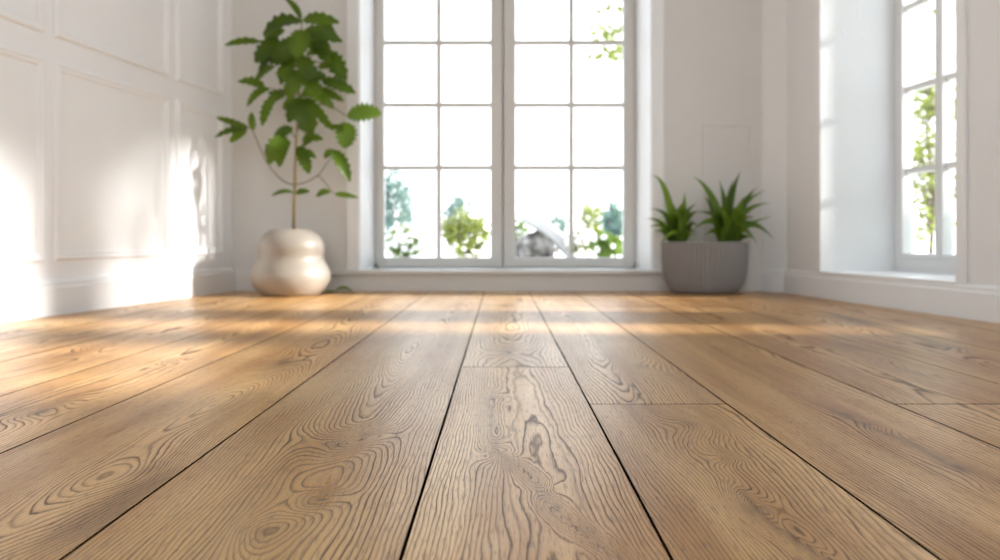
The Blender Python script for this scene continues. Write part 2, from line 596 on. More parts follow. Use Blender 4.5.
# wall behind the camera with a wide opening
mb = MB()
for (xa, xb, za, zb_) in ((-2.9, -1.5, -0.02, ZC), (1.5, 2.9, -0.02, ZC), (-1.5, 1.5, -0.02, 0.5), (-1.5, 1.5, 2.4, ZC)):
    mb.box(xa, xb, YN - 0.2, YN, za, zb_)
tag(mb.build('wall_front', M_WALLW), kind='structure')


# baseboards: profile (out of wall, up)
def baseboard(name, pts, nrm, h, th, m):
    prof = [(0, 0), (th, 0), (th, h * 0.78), (th * 0.75, h * 0.84), (th * 0.72, h * 0.93), (th * 0.45, h), (0, h)]
    path = []
    for p, n in zip(pts, nrm):
        path.append((Vector((p[0], p[1], 0)), Vector((n[0], n[1], 0)), Vector((0, 0, 1))))
    b = MB(); b.sweep(path, prof)
    return tag(b.build(name, m), kind='structure')


nl = Vector((1, -LS)).normalized()
baseboard('baseboard_left', [(LX(YB - 0.01), YB - 0.01), (LX(YN), YN)], [nl, nl], 0.138, 0.026, M_TRIM)
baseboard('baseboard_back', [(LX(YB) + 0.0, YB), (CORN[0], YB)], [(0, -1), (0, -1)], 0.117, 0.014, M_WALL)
nr = Vector((-1, -RS)).normalized()
pc = Vector((fr(0, 0)[0] - CORN[0], fr(0, 0)[1] - CORN[1])).normalized()
nc = Vector((pc.y, -pc.x))
if nc.y > 0: nc = -nc
mid = (nc + nr).normalized() * (1 / max(0.6, (nc + nr).normalized().dot(nr)))
mid0 = (nc + Vector((0, -1))).normalized()
baseboard('baseboard_right', [CORN, fr(0, 0), fr(RL, 0)], [mid0, mid, nr], 0.130, 0.018, M_TRIM)

# ---- panel mouldings on the left wall
def moulding(name, corners, out, w, th, m):
    """picture-frame moulding through four 3D corners; out = wall normal"""
    prof = [(-w / 2, 0), (-w / 2, th * 0.5), (-w * 0.32, th * 0.9), (-w * 0.1, th), (w * 0.05, th * 0.55), (w * 0.3, th * 0.75), (w / 2, th * 0.3), (w / 2, 0)]
    c = [Vector(p) for p in corners]
    out = Vector(out).normalized()
    path = []
    n = len(c)
    for i in range(n):
        a = (c[i] - c[i - 1]).normalized(); b = (c[(i + 1) % n] - c[i]).normalized()
        s1 = out.cross(a); s2 = out.cross(b)
        mdir = (s1 + s2).normalized(); mdir = mdir / mdir.dot(s1)
        path.append((c[i], mdir, out))
    bb = MB(); bb.sweep(path, prof, closed=True)
    return tag(bb.build(name, m), kind='structure')


def lw(y, z):
    return (LX(y), y, z)


n3 = (nl.x, nl.y, 0)
tn = 1
for (ya, yb, z0, z1) in ((2.985, 3.70, 0.232, 0.985), (2.985, 3.70, 1.12, 2.35), (2.10, 2.895, 0.228, 0.985), (2.10, 2.895, 1.12, 2.35), (3.80, 4.20, 0.232, 0.985), (3.80, 4.20, 1.12, 2.35)):
    moulding('trim_%d' % tn, [lw(ya, z0), lw(yb, z0), lw(yb, z1), lw(ya, z1)], n3, 0.036, 0.014, M_WALLW)
    tn += 1
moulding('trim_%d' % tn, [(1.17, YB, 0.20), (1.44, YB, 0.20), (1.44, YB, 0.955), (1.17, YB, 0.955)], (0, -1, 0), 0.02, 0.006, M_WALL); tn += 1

# ---- casing round the back window
mb = MB()
cw = 0.066
for (xa, xb) in ((OPL0 - cw, OPL0), (OPR0, OPR0 + cw)):
    mb.box(xa, xb, YB - 0.016, YB, 0.117, ZT + cw)
mb.box(OPL0 - cw, OPR0 + cw, YB - 0.016, YB, ZT, ZT + cw)
tag(mb.build('trim_%d' % tn, M_TRIM, bevel=0.003), kind='structure'); tn += 1

mb = MB()      # white linings of the splayed reveals
for (xa, xb, d) in ((OPL0, OPL1, 0.007), (OPR0, OPR1, -0.007)):
    mb.prism([(xa, YB - 0.001), (xa + d, YB - 0.001), (xb + d, YB + TB), (xb, YB + TB)], 0.119, ZT)
tag(mb.build('trim_%d' % tn, M_WINW), kind='structure'); tn += 1

# ------------------------------------------------------------------ windows
YW = YB + 0.30            # plane of the back window


def wz(py): return CAMH + (HY - py) * YW / F
def wx(px): return (px - CX) * YW / F


win = empty('window_1', (0.02, YB, 0.118))
tag(win, kind='structure')
mb = MB()      # lining frame
for (xa, xb) in ((OPL1 - 0.006, wx(381)), (wx(630), OPR1 + 0.006)):
    mb.box(xa, xb, YW + 0.012, YW + 0.075, ZS, ZT)
mb.box(OPL1, OPR1, YW + 0.012, YW + 0.075, ZS, wz(263))
mb.box(OPL1, OPR1, YW + 0.012, YW + 0.075, ZT - 0.045, ZT)
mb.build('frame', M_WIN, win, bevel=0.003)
mb = MB()
mb.prism([(-1.0, YB - 0.034), (1.02, YB - 0.034), (1.02, YB), (-1.0, YB)], 0.096, 0.121)
mb.prism([(OPL0, YB - 0.001), (OPR0, YB - 0.001), (OPR1, YW + 0.06), (OPL1, YW + 0.06)], 0.112, 0.121)
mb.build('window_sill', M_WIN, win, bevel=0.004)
mb = MB()
mb.box(wx(499), wx(507), YW + 0.05, YW + 0.062, wz(266), ZT - 0.05)
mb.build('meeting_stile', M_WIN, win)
rows = [wz(167.5), wz(104.5), wz(42), wz(-20.5)]
ztop = wz(-70)
for (xa, ga, m0, m1, gb, xb) in ((377, 384, 436.2, 440.8, 490.5, 502.3), (503.7, 515.5, 569.2, 573.8, 623.5, 634)):
    mb = MB()
    y0, y1 = YW, YW + 0.05
    mb.box(wx(xa), wx(ga), y0, y1, wz(267), ztop + 0.06)
    mb.box(wx(gb), wx(xb), y0, y1, wz(267), ztop + 0.06)
    mb.box(wx(ga), wx(gb), y0, y1, wz(267), wz(257.5))
    mb.box(wx(ga), wx(gb), y0, y1, ztop, ztop + 0.06)
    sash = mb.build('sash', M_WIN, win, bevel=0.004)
    mb = MB()
    mb.box(wx(m0), wx(m1), y0 + 0.012, y1 - 0.012, wz(257.5), ztop)
    for z in rows:
        mb.box(wx(ga), wx(gb), y0 + 0.013, y1 - 0.013, z - 0.0135, z + 0.0135)
    mb.build('muntin', M_WIN, sash)
    mb = MB()
    mb.box(wx(ga) - 0.004, wx(gb) + 0.004, YW + 0.023, YW + 0.027, wz(257.5) - 0.004, ztop + 0.004)
    mb.build('pane', M_GLASS, sash)


def side_window(name, sa, sb, lights, ZSR=ZSR):
    w = empty(name, (*fr((sa + sb) / 2, 0.4), ZSR))
    tag(w, kind='structure')
    t0, t1 = 0.40, 0.45
    zb, zt = ZSR, ZTR
    b = MB()
    b.fbox(fr, sa, sb, t0, t1 + 0.01, zb, zb + 0.075)
    b.fbox(fr, sa, sb, t0, t1 + 0.01, zt - 0.06, zt)
    b.fbox(fr, sa, sa + 0.045, t0, t1 + 0.01, zb + 0.075, zt - 0.06)
    b.fbox(fr, sb - 0.045, sb, t0, t1 + 0.01, zb + 0.075, zt - 0.06)
    b.build('frame', M_WINW, w, bevel=0.003)
    b = MB()
    b.fbox(fr, sa - 0.0, sb + 0.0, -0.016, t0 + 0.02, zb - 0.003, zb + 0.008)
    b.build('window_sill', M_WINW, w, bevel=0.003)
    a0, b0 = sa + 0.045, sb - 0.045
    wd = (b0 - a0) / lights
    for i in range(lights):
        p, q = a0 + i * wd, a0 + (i + 1) * wd
        st = 0.026
        b = MB()
        for (u0, u1) in ((p + 0.001, p + st), (q - st, q - 0.001)):
            b.fbox(fr, u0, u1, t0 - 0.008, t1, zb + 0.075, zt - 0.06)
        b.fbox(fr, p + st, q - st, t0 - 0.008, t1, zb + 0.075, zb + 0.10)
        b.fbox(fr, p + st, q - st, t0 - 0.008, t1, zt - 0.10, zt - 0.06)
        sash = b.build('sash', M_WINW, w, bevel=0.003)
        b = MB()
        for z in (0.645, 1.06, 1.475, 1.89):
            if z < zb + 0.15: continue
            b.fbox(fr, p + st, q - st, t0 + 0.008, t1 - 0.008, z - 0.015, z + 0.015)
        b.build('muntin', M_WINW, sash)
        b = MB()
        b.fbox(fr, p + st - 0.003, q - st + 0.003, t0 + 0.02, t0 + 0.024, zb + 0.097, zt - 0.097)
        b.build('pane', M_GLASS, sash)
    return w


side_window('window_2', S1, S2, 3)
side_window('window_3', S3, S4, 1)
side_window('window_4', S5, S6, 2, 1.04)
# casing strips on the right wall face, both sides of the visible window
mb = MB()
for (a, b) in ((S1 - 0.045, S1), (S2, S2 + 0.05)):
    mb.fbox(fr, a, b, -0.012, 0.0, 0.13, ZTR + 0.05)
tag(mb.build('trim_%d' % tn, M_WINW, bevel=0.003), kind='structure'); tn += 1

# ------------------------------------------------------------------ potted tree
random.seed(5)


def leaf(mb, base, tip, width, out=None, curl=0.12, teeth=5, fold=0.25, mi=0, n=14):
    """obovate leaf with a scalloped margin: base, tip in 3D, width at its widest"""
    base, tip = Vector(base), Vector(tip)
    ax = tip - base
    L = ax.length
    t = ax / L
    nrm = Vector(out if out is not None else (0, -1, 0.4))
    nrm = (nrm - t * nrm.dot(t)).normalized()
    side = t.cross(nrm)
    vs, fs = [], []
    for i in range(n + 1):
        s = i / n
        body = (math.sin(math.pi * s ** 0.9)) ** 0.55 if 0 < s < 1 else 0.0
        sc = 1 + 0.17 * math.cos(2 * math.pi * teeth * s)
        hw = max(0.0015, width * 0.5 * body * sc)
        mid = base + ax * s + nrm * (curl * L * (math.sin(math.pi * s) - 0.8 * s * s))
        e = nrm * (fold * hw)
        vs += [mid - side * hw + e, mid - side * hw * 0.5 + e * 0.4, mid, mid + side * hw * 0.5 + e * 0.4, mid + side * hw + e]
    for i in range(n):
        for k in range(4):
            a = i * 5 + k
            fs.append((a, a + 1, a + 6, a + 5))
    mb.add(vs, fs, mi)


DV = 4.03
vc = at(291, 239, DV); vc.z = 0
tree = empty('potted_tree', vc)
tag(tree, 'tall leafy green indoor tree in a pinched cream vase near the left corner', 'potted plant')
kz = DV / F
prof = [(0.02, 0.004), (26, 0.004), (28.5, 0.6), (31.5, 3.2), (35.5, 8), (38.2, 13), (39.4, 18), (38.8, 23), (36.5, 28), (34, 32), (32.2, 35.5), (31.8, 39), (32.7, 44), (33.2, 48), (32.2, 53), (29.2, 58), (25, 62), (20.5, 64.6), (17, 65.7), (15.2, 65.9), (14.6, 65.2), (14.2, 63.5), (13.8, 60), (0.02, 59.5)]
# smooth profile
pp = []
for i in range(len(prof)):
    pp.append((max(0.0004, prof[i][0] * kz), prof[i][1] * kz))
mb = MB(); mb.lathe(pp, 72, c=vc)
o = mb.build('pot', M_VASE, tree, smooth=True)
sd = o.modifiers.new('subsurf', 'SUBSURF'); sd.levels = 1; sd.render_levels = 2
mb = MB()
mb.lathe([(13.9 * kz, 61.0 * kz), (9 * kz, 62.6 * kz), (0.0005, 63.2 * kz)], 40, c=vc, rad=lambda th, r, z: r * (1 + 0.02 * math.sin(7 * th)))
mb.build('soil', M_SOIL, tree, smooth=True)


def A(px, py, dd=0.0):
    return at(px, py, DV + dd)


mb = MB()
mb.tube([A(294, 232), A(294, 205), A(295, 184), A(296, 150), A(298, 110), A(300, 70), A(301, 40), A(302, 18)],
        [0.0095, 0.0085, 0.008, 0.007, 0.006, 0.005, 0.004, 0.003], 10)
mb.build('trunk', M_STEM, tree, smooth=True)


def curve(pts, n=6):
    out = []
    P_ = [Vector(p) for p in pts]
    for i in range(len(P_) - 1):
        p0 = P_[max(i - 1, 0)]; p1 = P_[i]; p2 = P_[i + 1]; p3 = P_[min(i + 2, len(P_) - 1)]
        for k in range(n):
            t = k / n
            out.append(0.5 * ((2 * p1) + (p2 - p0) * t + (2 * p0 - 5 * p1 + 4 * p2 - p3) * t * t + (3 * p1 - p0 - 3 * p2 + p3) * t ** 3))
    out.append(P_[-1])
    return out


branches = [
    [A(294, 185), A(282, 180, -.02), A(268, 164, -.04), A(258, 143, -.05), A(252, 130, -.05), A(247, 127, -.05)],
    [A(294, 185), A(306, 182, -.02), A(318, 175, -.03), A(325, 166, -.04), A(331, 157, -.04), A(332, 150, -.04)],
    [A(318, 175, -.03), A(325, 182, -.05), A(331, 190, -.06), A(335, 194, -.07)],
    [A(297, 140), A(290, 130, -.03), A(284, 124, -.05)],
    [A(297, 128), A(304, 132, -.04), A(310, 142, -.06)],
    [A(298, 110), A(310, 104, -.04), A(330, 106, -.07), A(346, 116, -.08)],
    [A(299, 95), A(285, 92, .02), A(268, 88, .03)],
    [A(300, 60), A(318, 62, -.03), A(334, 66, -.04)],
    [A(300, 50), A(280, 45, -.03), A(260, 42, -.05)],
]
for b in branches:
    mb = MB()
    c = curve(b)
    n = len(c)
    mb.tube(c, [0.0042 - 0.002 * i / n for i in range(n)], 6)
    mb.build('branch', M_TWIG, tree, smooth=True)

mb = MB()
pxl = DV / F
# (base x,y, tip x,y, width px, depth offset at base, at tip)
leaves = [
    (301, 19, 286, -3, 8, 0, -.05), (303, 22, 262, 32, 22, -.05, -.12), (303, 20, 338, 21, 14, -.03, -.10), (305, 30, 341, 40, 15, -.05, -.09),
    (261, 42, 224, 44, 11, -.05, -.08), (278, 38, 255, 62, 18, -.06, -.12), (280, 52, 258, 73, 14, -.05, -.1),
    (266, 90, 238, 80, 14, .0, -.05), (270, 88, 246, 104, 11, .0, -.05), (276, 94, 261, 125, 13, -.05, -.1),
    (249, 128, 216, 117, 7, -.05, -.09), (248, 128, 214, 136, 8, -.05, -.08), (247, 130, 229, 142, 9, -.05, -.05), (254, 130, 251, 112, 8, -.05, -.06),
    (328, 52, 346, 80, 19, -.05, -.10), (322, 80, 355, 92, 14, -.06, -.11), (306, 98, 310, 134, 26, -.09, -.14), (302, 98, 288, 122, 16, -.08, -.12),
    (314, 104, 332, 130, 10, -.06, -.08), (346, 122, 345, 148, 22, -.08, -.11), (332, 150, 350, 180, 14, -.04, -.09), (334, 150, 324, 158, 8, -.04, -.05),
    (345, 134, 330, 124, 7, -.06, -.04),
    (286, 136, 268, 163, 19, -.06, -.11), (289, 140, 278, 166, 15, -.04, -.08), (299, 146, 309, 173, 14, -.05, -.10), (306, 150, 316, 158, 7, -.05, -.08),
    (293, 128, 274, 137, 12, -.04, -.08), (302, 140, 322, 138, 11, -.05, -.09), (302, 150, 312, 140, 8, -.05, -.09), (286, 148, 264, 150, 12, -.05, -.06),
    (294, 193, 272, 194, 7, -.01, -.08), (296, 193, 309, 191, 7, -.01, -.06), (331, 192, 316, 196, 9, -.06, -.10), (335, 194, 357, 197, 6, -.07, -.11),
    (312, 92, 334, 108, 12, -.03, -.04), (300, 82, 325, 75, 18, -.08, -.12), (298, 80, 276, 72, 20, -.08, -.12), (290, 60, 262, 55, 20, -.06, -.08),
    (306, 55, 334, 52, 16, -.06, -.1), (300, 70, 288, 98, 18, -.09, -.13), (305, 74, 318, 100, 18, -.09, -.13), (296, 40, 274, 62, 20, -.07, -.1),
    (308, 36, 330, 62, 18, -.07, -.1), (300, 56, 312, 84, 20, -.09, -.13), (298, 50, 280, 84, 18, -.05, -.09), (304, 30, 296, 58, 22, -.1, -.13),
    (285, 30, 262, 48, 16, -.02, -.03), (318, 68, 346, 66, 13, 0, .02), (310, 88, 344, 100, 11, 0, .02), (290, 90, 266, 104, 11, .03, .04),
    (300, 100, 282, 108, 12, .02, .02), (320, 20, 335, 36, 12, .03, .03), (275, 66, 254, 82, 12, .03, .02), (300, 96, 322, 92, 14, -.1, -.14),
    (312, 46, 330, 46, 14, -.1, -.14), (284, 98, 268, 92, 10, -.06, -.1),
]
for (x0, y0, x1, y1, w, d0, d1) in leaves:
    nrm = Vector((random.uniform(-.4, .4), -1, random.uniform(.0, .9)))
    leaf(mb, A(x0, y0, d0), A(x1, y1, d1), w * pxl * 0.93, nrm, curl=random.uniform(.05, .16), teeth=random.choice((5, 6, 7)), fold=random.uniform(.1, .4), n=28)
mb.build('foliage', M_LEAF, tree, smooth=True, fix=False)
mb = MB()
leaf(mb, A(347, 115, -.08), A(381, 113, -.12), 21 * pxl, (0.1, -1, 0.5), 0.06, 7, 0.12, n=42)
o = mb.build('foliage', M_LEAFY, tree, smooth=True, fix=False)
o['label'] = 'pale yellow-green leaf on the right'

M_FALL = leafmat('fallen_leaf_green', lin(104, 150, 40), lin(124, 168, 52), 0.3)
M_FALL.node_tree.nodes['Principled BSDF'].inputs['Specular IOR Level'].default_value = 0.02
# two fallen leaves
for i, (x, y, ang, L, lab) in enumerate(((345, 291.8, 0.3, 0.11, 'small green leaf fallen on the floor, farther from the cream vase'),
                                         (326, 293.0, 2.9, 0.09, 'small flat green leaf fallen on the floor right beside the cream vase'))):
    p = P(x, y)
    b = Vector((p[0], min(p[1], YB - 0.09), 0.004))
    mb = MB()
    d = Vector((math.cos(ang), math.sin(ang) * 0.6, 0))
    leaf(mb, b - d * L / 2, b + d * L / 2 + Vector((0, 0, 0.002)), 0.055, (0, 0, 1), 0.16 if i == 0 else 0.05, 5, 0.45 if i == 0 else .2, n=20)
    mb.v = [(q[0], q[1], max(q[2], 0.001)) for q in mb.v]
    tag(mb.build('fallen_leaf', M_FALL, None, smooth=True, loc=b, fix=False), lab, 'leaf', 'leaves fallen by the vase')

# ------------------------------------------------------------------ ribbed planter
DP = 4.155
pcx = at(704.5, 239, DP).x
pl = empty('planter', (pcx, DP, 0))
tag(pl, 'wide grey ribbed bowl planter with two strappy green plants by the right corner', 'potted plant')
kp = DP / F
hw = 43.2 * kp
H = 51.5 * kp
prf = [(0.0006, 0.003), (0.70, 0.003), (0.76, 0.008), (0.84, 0.03), (0.91, 0.06), (0.96, 0.10), (0.985, 0.14), (0.997, 0.19), (1.0, 0.24), (1.0, 0.27)]
sy = 0.57
pr = []
for r, z in prf:
    pr.append((r * hw, z / 0.285 * H))
pr += [(hw * 0.998, H * 0.975), (hw * 0.992, H), (hw * 0.955, H), (hw * 0.945, H * 0.985), (hw * 0.94, H * 0.86), (0.0006, H * 0.855)]
# denser rows for the wall
RIB = 60


def ribs(th, r, z):
    if r < hw * 0.6 or z > H * 0.965 or r < hw * 0.95 and z > H * 0.8:
        return r
    f = min(1.0, max(0.0, (z - 0.018) / 0.05)) * min(1.0, (H * 0.965 - z) / 0.01)
    return r - 0.011 * f * (0.5 - 0.5 * math.cos(RIB * th)) ** 1.0


mb = MB(); mb.lathe(pr, RIB * 10, 1, sy, ribs, c=(pcx, DP, 0))
mb.build('pot', M_POT, pl, smooth=True)
mb = MB()
mb.lathe([(hw * 0.942, H * 0.90), (hw * 0.6, H * 0.935), (hw * 0.2, H * 0.95), (0.0006, H * 0.95)], 48, 1, sy, lambda th, r, z: r, c=(pcx, DP, 0))
mb.build('soil', M_SOIL, pl, smooth=True)


def blade(mb, base, tip, width, lift, n=16, fold=0.35):
    """strap leaf arching from base to tip"""
    base, tip = Vector(base), Vector(tip)
    mid = (base + tip) / 2 + Vector((0, 0, lift * 1.8)) + (base - tip).cross(Vector((0, 0, 1))) * 0.0
    mid.x = base.x + (tip.x - base.x) * 0.28
    mid.y = base.y + (tip.y - base.y) * 0.36
    vs, fs = [], []
    pts = []
    for i in range(n + 1):
        s = i / n
        pts.append(base * (1 - s) ** 2 + mid * 2 * s * (1 - s) + tip * s * s)
    for i in range(n + 1):
        s = i / n
        t = (pts[min(i + 1, n)] - pts[max(i - 1, 0)]).normalized()
        side = t.cross(Vector((0.15, -1, 0.25))).normalized()
        nr_ = side.cross(t)
        hwid = width * 0.38 * (0.55 + 0.75 * math.sin(math.pi * min(1, s * 0.95 + 0.12)) ** 1.0) * (1 - s ** 3) + 0.0004
        vs += [pts[i] - side * hwid + nr_ * fold * hwid, pts[i], pts[i] + side * hwid + nr_ * fold * hwid]
    for i in range(n):
        for k in range(2):
            a = i * 3 + k
            fs.append((a, a + 1, a + 4, a + 3))
    mb.add(vs, fs)


def clump(bx, tips, seed, extra, spread):
    r = random.Random(seed)
    b = MB()
    z0 = H * 0.93
    base = Vector((at(bx, 239, DP).x, DP, z0))
    for (x, y, w, lf, dd) in tips:
        tp = at(x, y, DP + dd)
        bb = base + Vector((r.uniform(-.035, .035), r.uniform(-.03, .03), 0))
        blade(b, bb, tp, w * kp, lf, fold=r.uniform(.2, .5))
    for _ in range(extra):
        a = r.uniform(0, 6.283)
        rad = r.uniform(.35, 1) * spread
        tp = base + Vector((math.cos(a) * rad, math.sin(a) * rad * 0.75, r.uniform(.03, .19) + 0.06 * (1 - rad / spread)))
        tp.y = min(tp.y, YB - 0.03)
        blade(b, base + Vector((r.uniform(-.04, .04), r.uniform(-.03, .03), 0)), tp, r.uniform(5, 8) * kp, r.uniform(.02, .08), fold=r.uniform(.2, .5))
    return b


t1 = [(652, 175, 8, .10, -.06), (650, 209, 6, .06, -.04), (646, 219, 6, .05, -.08), (649, 227, 6, .05, -.1), (659, 246, 6, .08, -.16), (660, 213, 7, .05, 0), (668, 198, 7, .05, .05),
      (683, 203, 7, .04, 0), (697, 204, 6, .05, .05), (701, 212, 7, .06, -.03), (692, 243, 6, .08, -.14), (685, 192, 7, .04, -.05), (675, 208, 7, .03, -.1), (694, 222, 6, .05, -.1)]
t2 = [(692, 176, 9, .07, -.02), (741, 171, 8, .05, .06), (757, 188, 9, .05, .0), (766, 190, 7, .05, .05), (770, 203, 8, .06, .02), (775, 240, 9, .11, -.1), (758, 245, 8, .09, -.15),
      (692, 231, 9, .10, -.10), (696, 212, 8, .06, -.05), (719, 180, 9, .03, 0), (728, 192, 10, .03, -.06), (745, 196, 9, .04, -.08), (712, 200, 9, .03, -.1), (735, 206, 9, .03, -.12),
      (755, 218, 8, .06, -.12), (773, 216, 5, .02, .08), (704, 196, 9, .04, .05), (722, 208, 9, .03, -.14), (748, 228, 8, .06, -.16), (705, 224, 8, .07, -.15), (733, 180, 8, .04, .1)]
clump(678, t1, 3, 24, 0.135).build('foliage', M_BLADE, pl, smooth=True, fix=False)
clump(727, t2, 4, 34, 0.15).build('foliage', M_BLADE, pl, smooth=True, fix=False)

# ------------------------------------------------------------------ garden outside
GZ = 0.085
M_GROUND = paint('pale_terrace', (0.78, 0.77, 0.75, 1), 0.8, 0.04, 2)
mb = MB()
mb.box(-14, 14, YB + TB, 26, GZ - 0.1, GZ)
mb.box(2.45, 14, -6, YB + TB, GZ - 0.1, GZ)
tag(mb.build('ground', M_GROUND), kind='structure')

M_BG = leafmat('blue_green_leaf', lin(70, 100, 102), lin(122, 150, 146), 0.3, 0.5, 4)
M_YG = leafmat('yellow_green_leaf', lin(84, 100, 40), lin(140, 152, 76), 0.3, 0.5, 4)
M_DG = leafmat('dark_green_leaf', lin(58, 88, 34), lin(120, 148, 60), 0.3, 0.5, 4)
M_FLOW = paint('white_petals', (0.86, 0.85, 0.83, 1), 0.6)
M_BARK = paint('grey_bark', lin(110, 96, 80), 0.9, 0.2, 12)


def shrub(name, c, rx, ry, z0, z1, nleaf, ls, mat, seed, label, cat, flowers=0, fs=0.03, trunk=True, group=None, gaps=0.0, cone=False):
    r = random.Random(seed)
    root = empty(name, (c[0], c[1], GZ))
    tag(root, label, cat, group)
    zc, rz = (z0 + z1) / 2, (z1 - z0) / 2
    b = MB()

    def pt(lo):
        while True:
            d = Vector((r.gauss(0, 1), r.gauss(0, 1), r.gauss(0, 1))).normalized()
            q = r.uniform(lo, 1) * (1 + 0.18 * math.sin(5 * d.x + seed) * math.cos(4 * d.z + seed))
            p = Vector((d.x * rx * q, d.y * ry * q, d.z * rz * q))
            if cone:
                f = 1.0 - 0.75 * (p.z / rz + 1) / 2
                p.x *= f * 1.3; p.y *= f * 1.3
            return Vector((c[0], c[1], zc)) + p, d

    for _ in range(nleaf):
        p, d = pt(0.45)
        t = (d + Vector((r.uniform(-1, 1), r.uniform(-1, 1), r.uniform(-.6, 1)))).normalized()
        l = ls * r.uniform(.6, 1.3)
        n = t.orthogonal().normalized()
        sd_ = t.cross(n) * l * 0.26
        b.add([p - t * l / 2, p + sd_ + n * l * .06, p + t * l / 2, p - sd_ + n * l * .06], [(0, 1, 2), (0, 2, 3)])
    b.build('foliage', mat, root, fix=False)
    if flowers:
        b = MB()
        for _ in range(flowers):
            p, d = pt(0.9)
            rr = fs * r.uniform(.6, 1.2)
            m = Matrix.Translation(p)
            for k in range(5):
                a = 2 * math.pi * k / 5
                u = d.orthogonal().normalized(); w = d.cross(u)
                e = u * math.cos(a) + w * math.sin(a); f = d.cross(e)
                b.add([p, p + e * rr * .6 + f * rr * .45 + d * rr * .2, p + e * rr + d * rr * .35, p + e * rr * .6 - f * rr * .45 + d * rr * .2], [(0, 1, 2, 3)])
        b.build('blossom', M_FLOW, root, fix=False)
    if trunk:
        b = MB()
        for k in range(4):
            a = k * 1.7 + seed
            b.tube([(c[0], c[1], GZ - 0.01), (c[0] + math.cos(a) * rx * .15, c[1] + math.sin(a) * ry * .15, (GZ + zc) / 2), (c[0] + math.cos(a) * rx * .5, c[1] + math.sin(a) * ry * .5, zc + rz * .3)],
                   [0.014, 0.011, 0.005], 6)
        b.build('stem', M_BARK, root, smooth=True)
    return root


def spx(name, xa, xb, ya, yb, d, *a, depth=1.0, **k):
    """shrub spanning a pixel box at depth d"""
    p0, p1 = at(xa, ya, d), at(xb, yb, d)
    rx = (p1.x - p0.x) / 2
    return shrub(name, ((p0.x + p1.x) / 2, d), rx, rx * depth, max(p1.z, GZ + 0.01), p0.z, *a, **k)


spx('conifer', 378, 414, 168, 256, 8.6, 900, 0.075, M_BG, 21, 'tall blue-green conifer outside the back window, far left pane', 'tree')
spx('flowering_shrub', 384, 428, 226, 259, 6.6, 520, 0.05, M_DG, 22, 'low bush thick with white blossom below the tall conifer', 'shrub', flowers=130, fs=0.032)
spx('young_tree', 443, 474, 192, 240, 8.8, 420, 0.075, M_BG, 23, 'pale blue-green young tree rising behind the yellow-green bush', 'tree')
spx('flowering_shrub', 440, 492, 210, 259, 6.3, 800, 0.06, M_YG, 24, 'yellow-green bush with white blossoms behind the right panes of the left window sash', 'shrub', flowers=60, fs=0.036)
spx('shrub', 600, 630, 203, 245, 8.4, 420, 0.08, M_BG, 25, 'blue-green bush standing behind the round dark green bush', 'shrub')
spx('shrub', 578, 604, 204, 246, 9.4, 300, 0.08, M_YG, 26, 'hazy pale green bush behind the white flowers, left of the blue-green bush', 'shrub')
spx('flowering_shrub', 566, 597, 228, 260, 6.5, 260, 0.045, M_YG, 27, 'small bush covered in white flowers between the grey boulder and round bush', 'shrub', flowers=110, fs=0.032)
spx('round_bush', 590, 625, 233, 259, 6.1, 900, 0.045, M_DG, 28, 'round dark green bush at the right edge of the back window', 'shrub', flowers=14, fs=0.03)
spx('shrub', 545, 570, 215, 236, 10.5, 160, 0.08, M_BG, 29, 'small distant blue-green bush above the leaning white slab', 'shrub')
spx('shrub', 508, 530, 216, 258, 7.2, 260, 0.05, M_DG, 30, 'dark green bush peeping out left of the grey boulder', 'shrub', flowers=30, fs=.03)


def rock(c, rx, ry, rz, seed):
    bm = bmesh.new()
    bmesh.ops.create_icosphere(bm, subdivisions=4, radius=1)
    for v in bm.verts:
        p = v.co.copy()
        q = 1 + 0.10 * math.sin(3.1 * p.x + seed) * math.cos(2.7 * p.z) + 0.07 * math.sin(6.3 * p.y + 2 * p.x + seed) + 0.04 * math.sin(13 * p.z + 9 * p.x)
        v.co = Vector((p.x * rx * q, p.y * ry * q, max(p.z * rz * q, -rz * 0.75)))
    me = bpy.data.meshes.new('boulder'); bm.to_mesh(me); bm.free()
    me.polygons.foreach_set('use_smooth', [True] * len(me.polygons))
    o = bpy.data.objects.new('boulder', me); COL.objects.link(o); o.location = c
    return o


def rockmat():
    k = NT('mottled_stone')
    v = k.obj()
    n = k.noise(v, 9, 4, .6)
    k.link(k.ramp(n, [(0.38, lin(70, 66, 64)), (0.52, lin(150, 146, 142)), (0.7, lin(205, 203, 200))]), k.b.inputs['Base Color'])
    k.b.inputs['Roughness'].default_value = 0.85
    k.bump(n, 0.5, 0.02)
    return k.m


DR = 6.8
p = at(536, 243, DR)
bo = rock((p.x, DR, GZ + 0.12), 0.185, 0.16, 0.165, 3.0)
bo.data.materials.append(rockmat())
tag(bo, 'grey mottled boulder in the garden under the leaning white slab', 'rock')
# white slab leaning from upper left to lower right over the boulder
a, b = at(524, 218, DR), at(572, 257, DR)
mb = MB()
ax = (b - a).normalized(); up = Vector((0, 1, 0)).cross(ax) * -1
if up.z < 0: up = -up
n = 12
path = []
for i in range(n + 1):
    s = i / n
    path.append((a.lerp(b, s) + up * (0.03 * math.sin(math.pi * s)), Vector((0, 1, 0)), up))
mb.sweep(path, [(-0.26, -0.03), (0.26, -0.03), (0.26, 0.055), (0.0, 0.085), (-0.26, 0.055)])
tag(mb.build('stone_slab', paint('pale_slab', (0.42, 0.42, 0.43, 1), 0.8), None, loc=b, bevel=0.012), 'white slab leaning on the grey boulder outside the back window', 'garden stone')


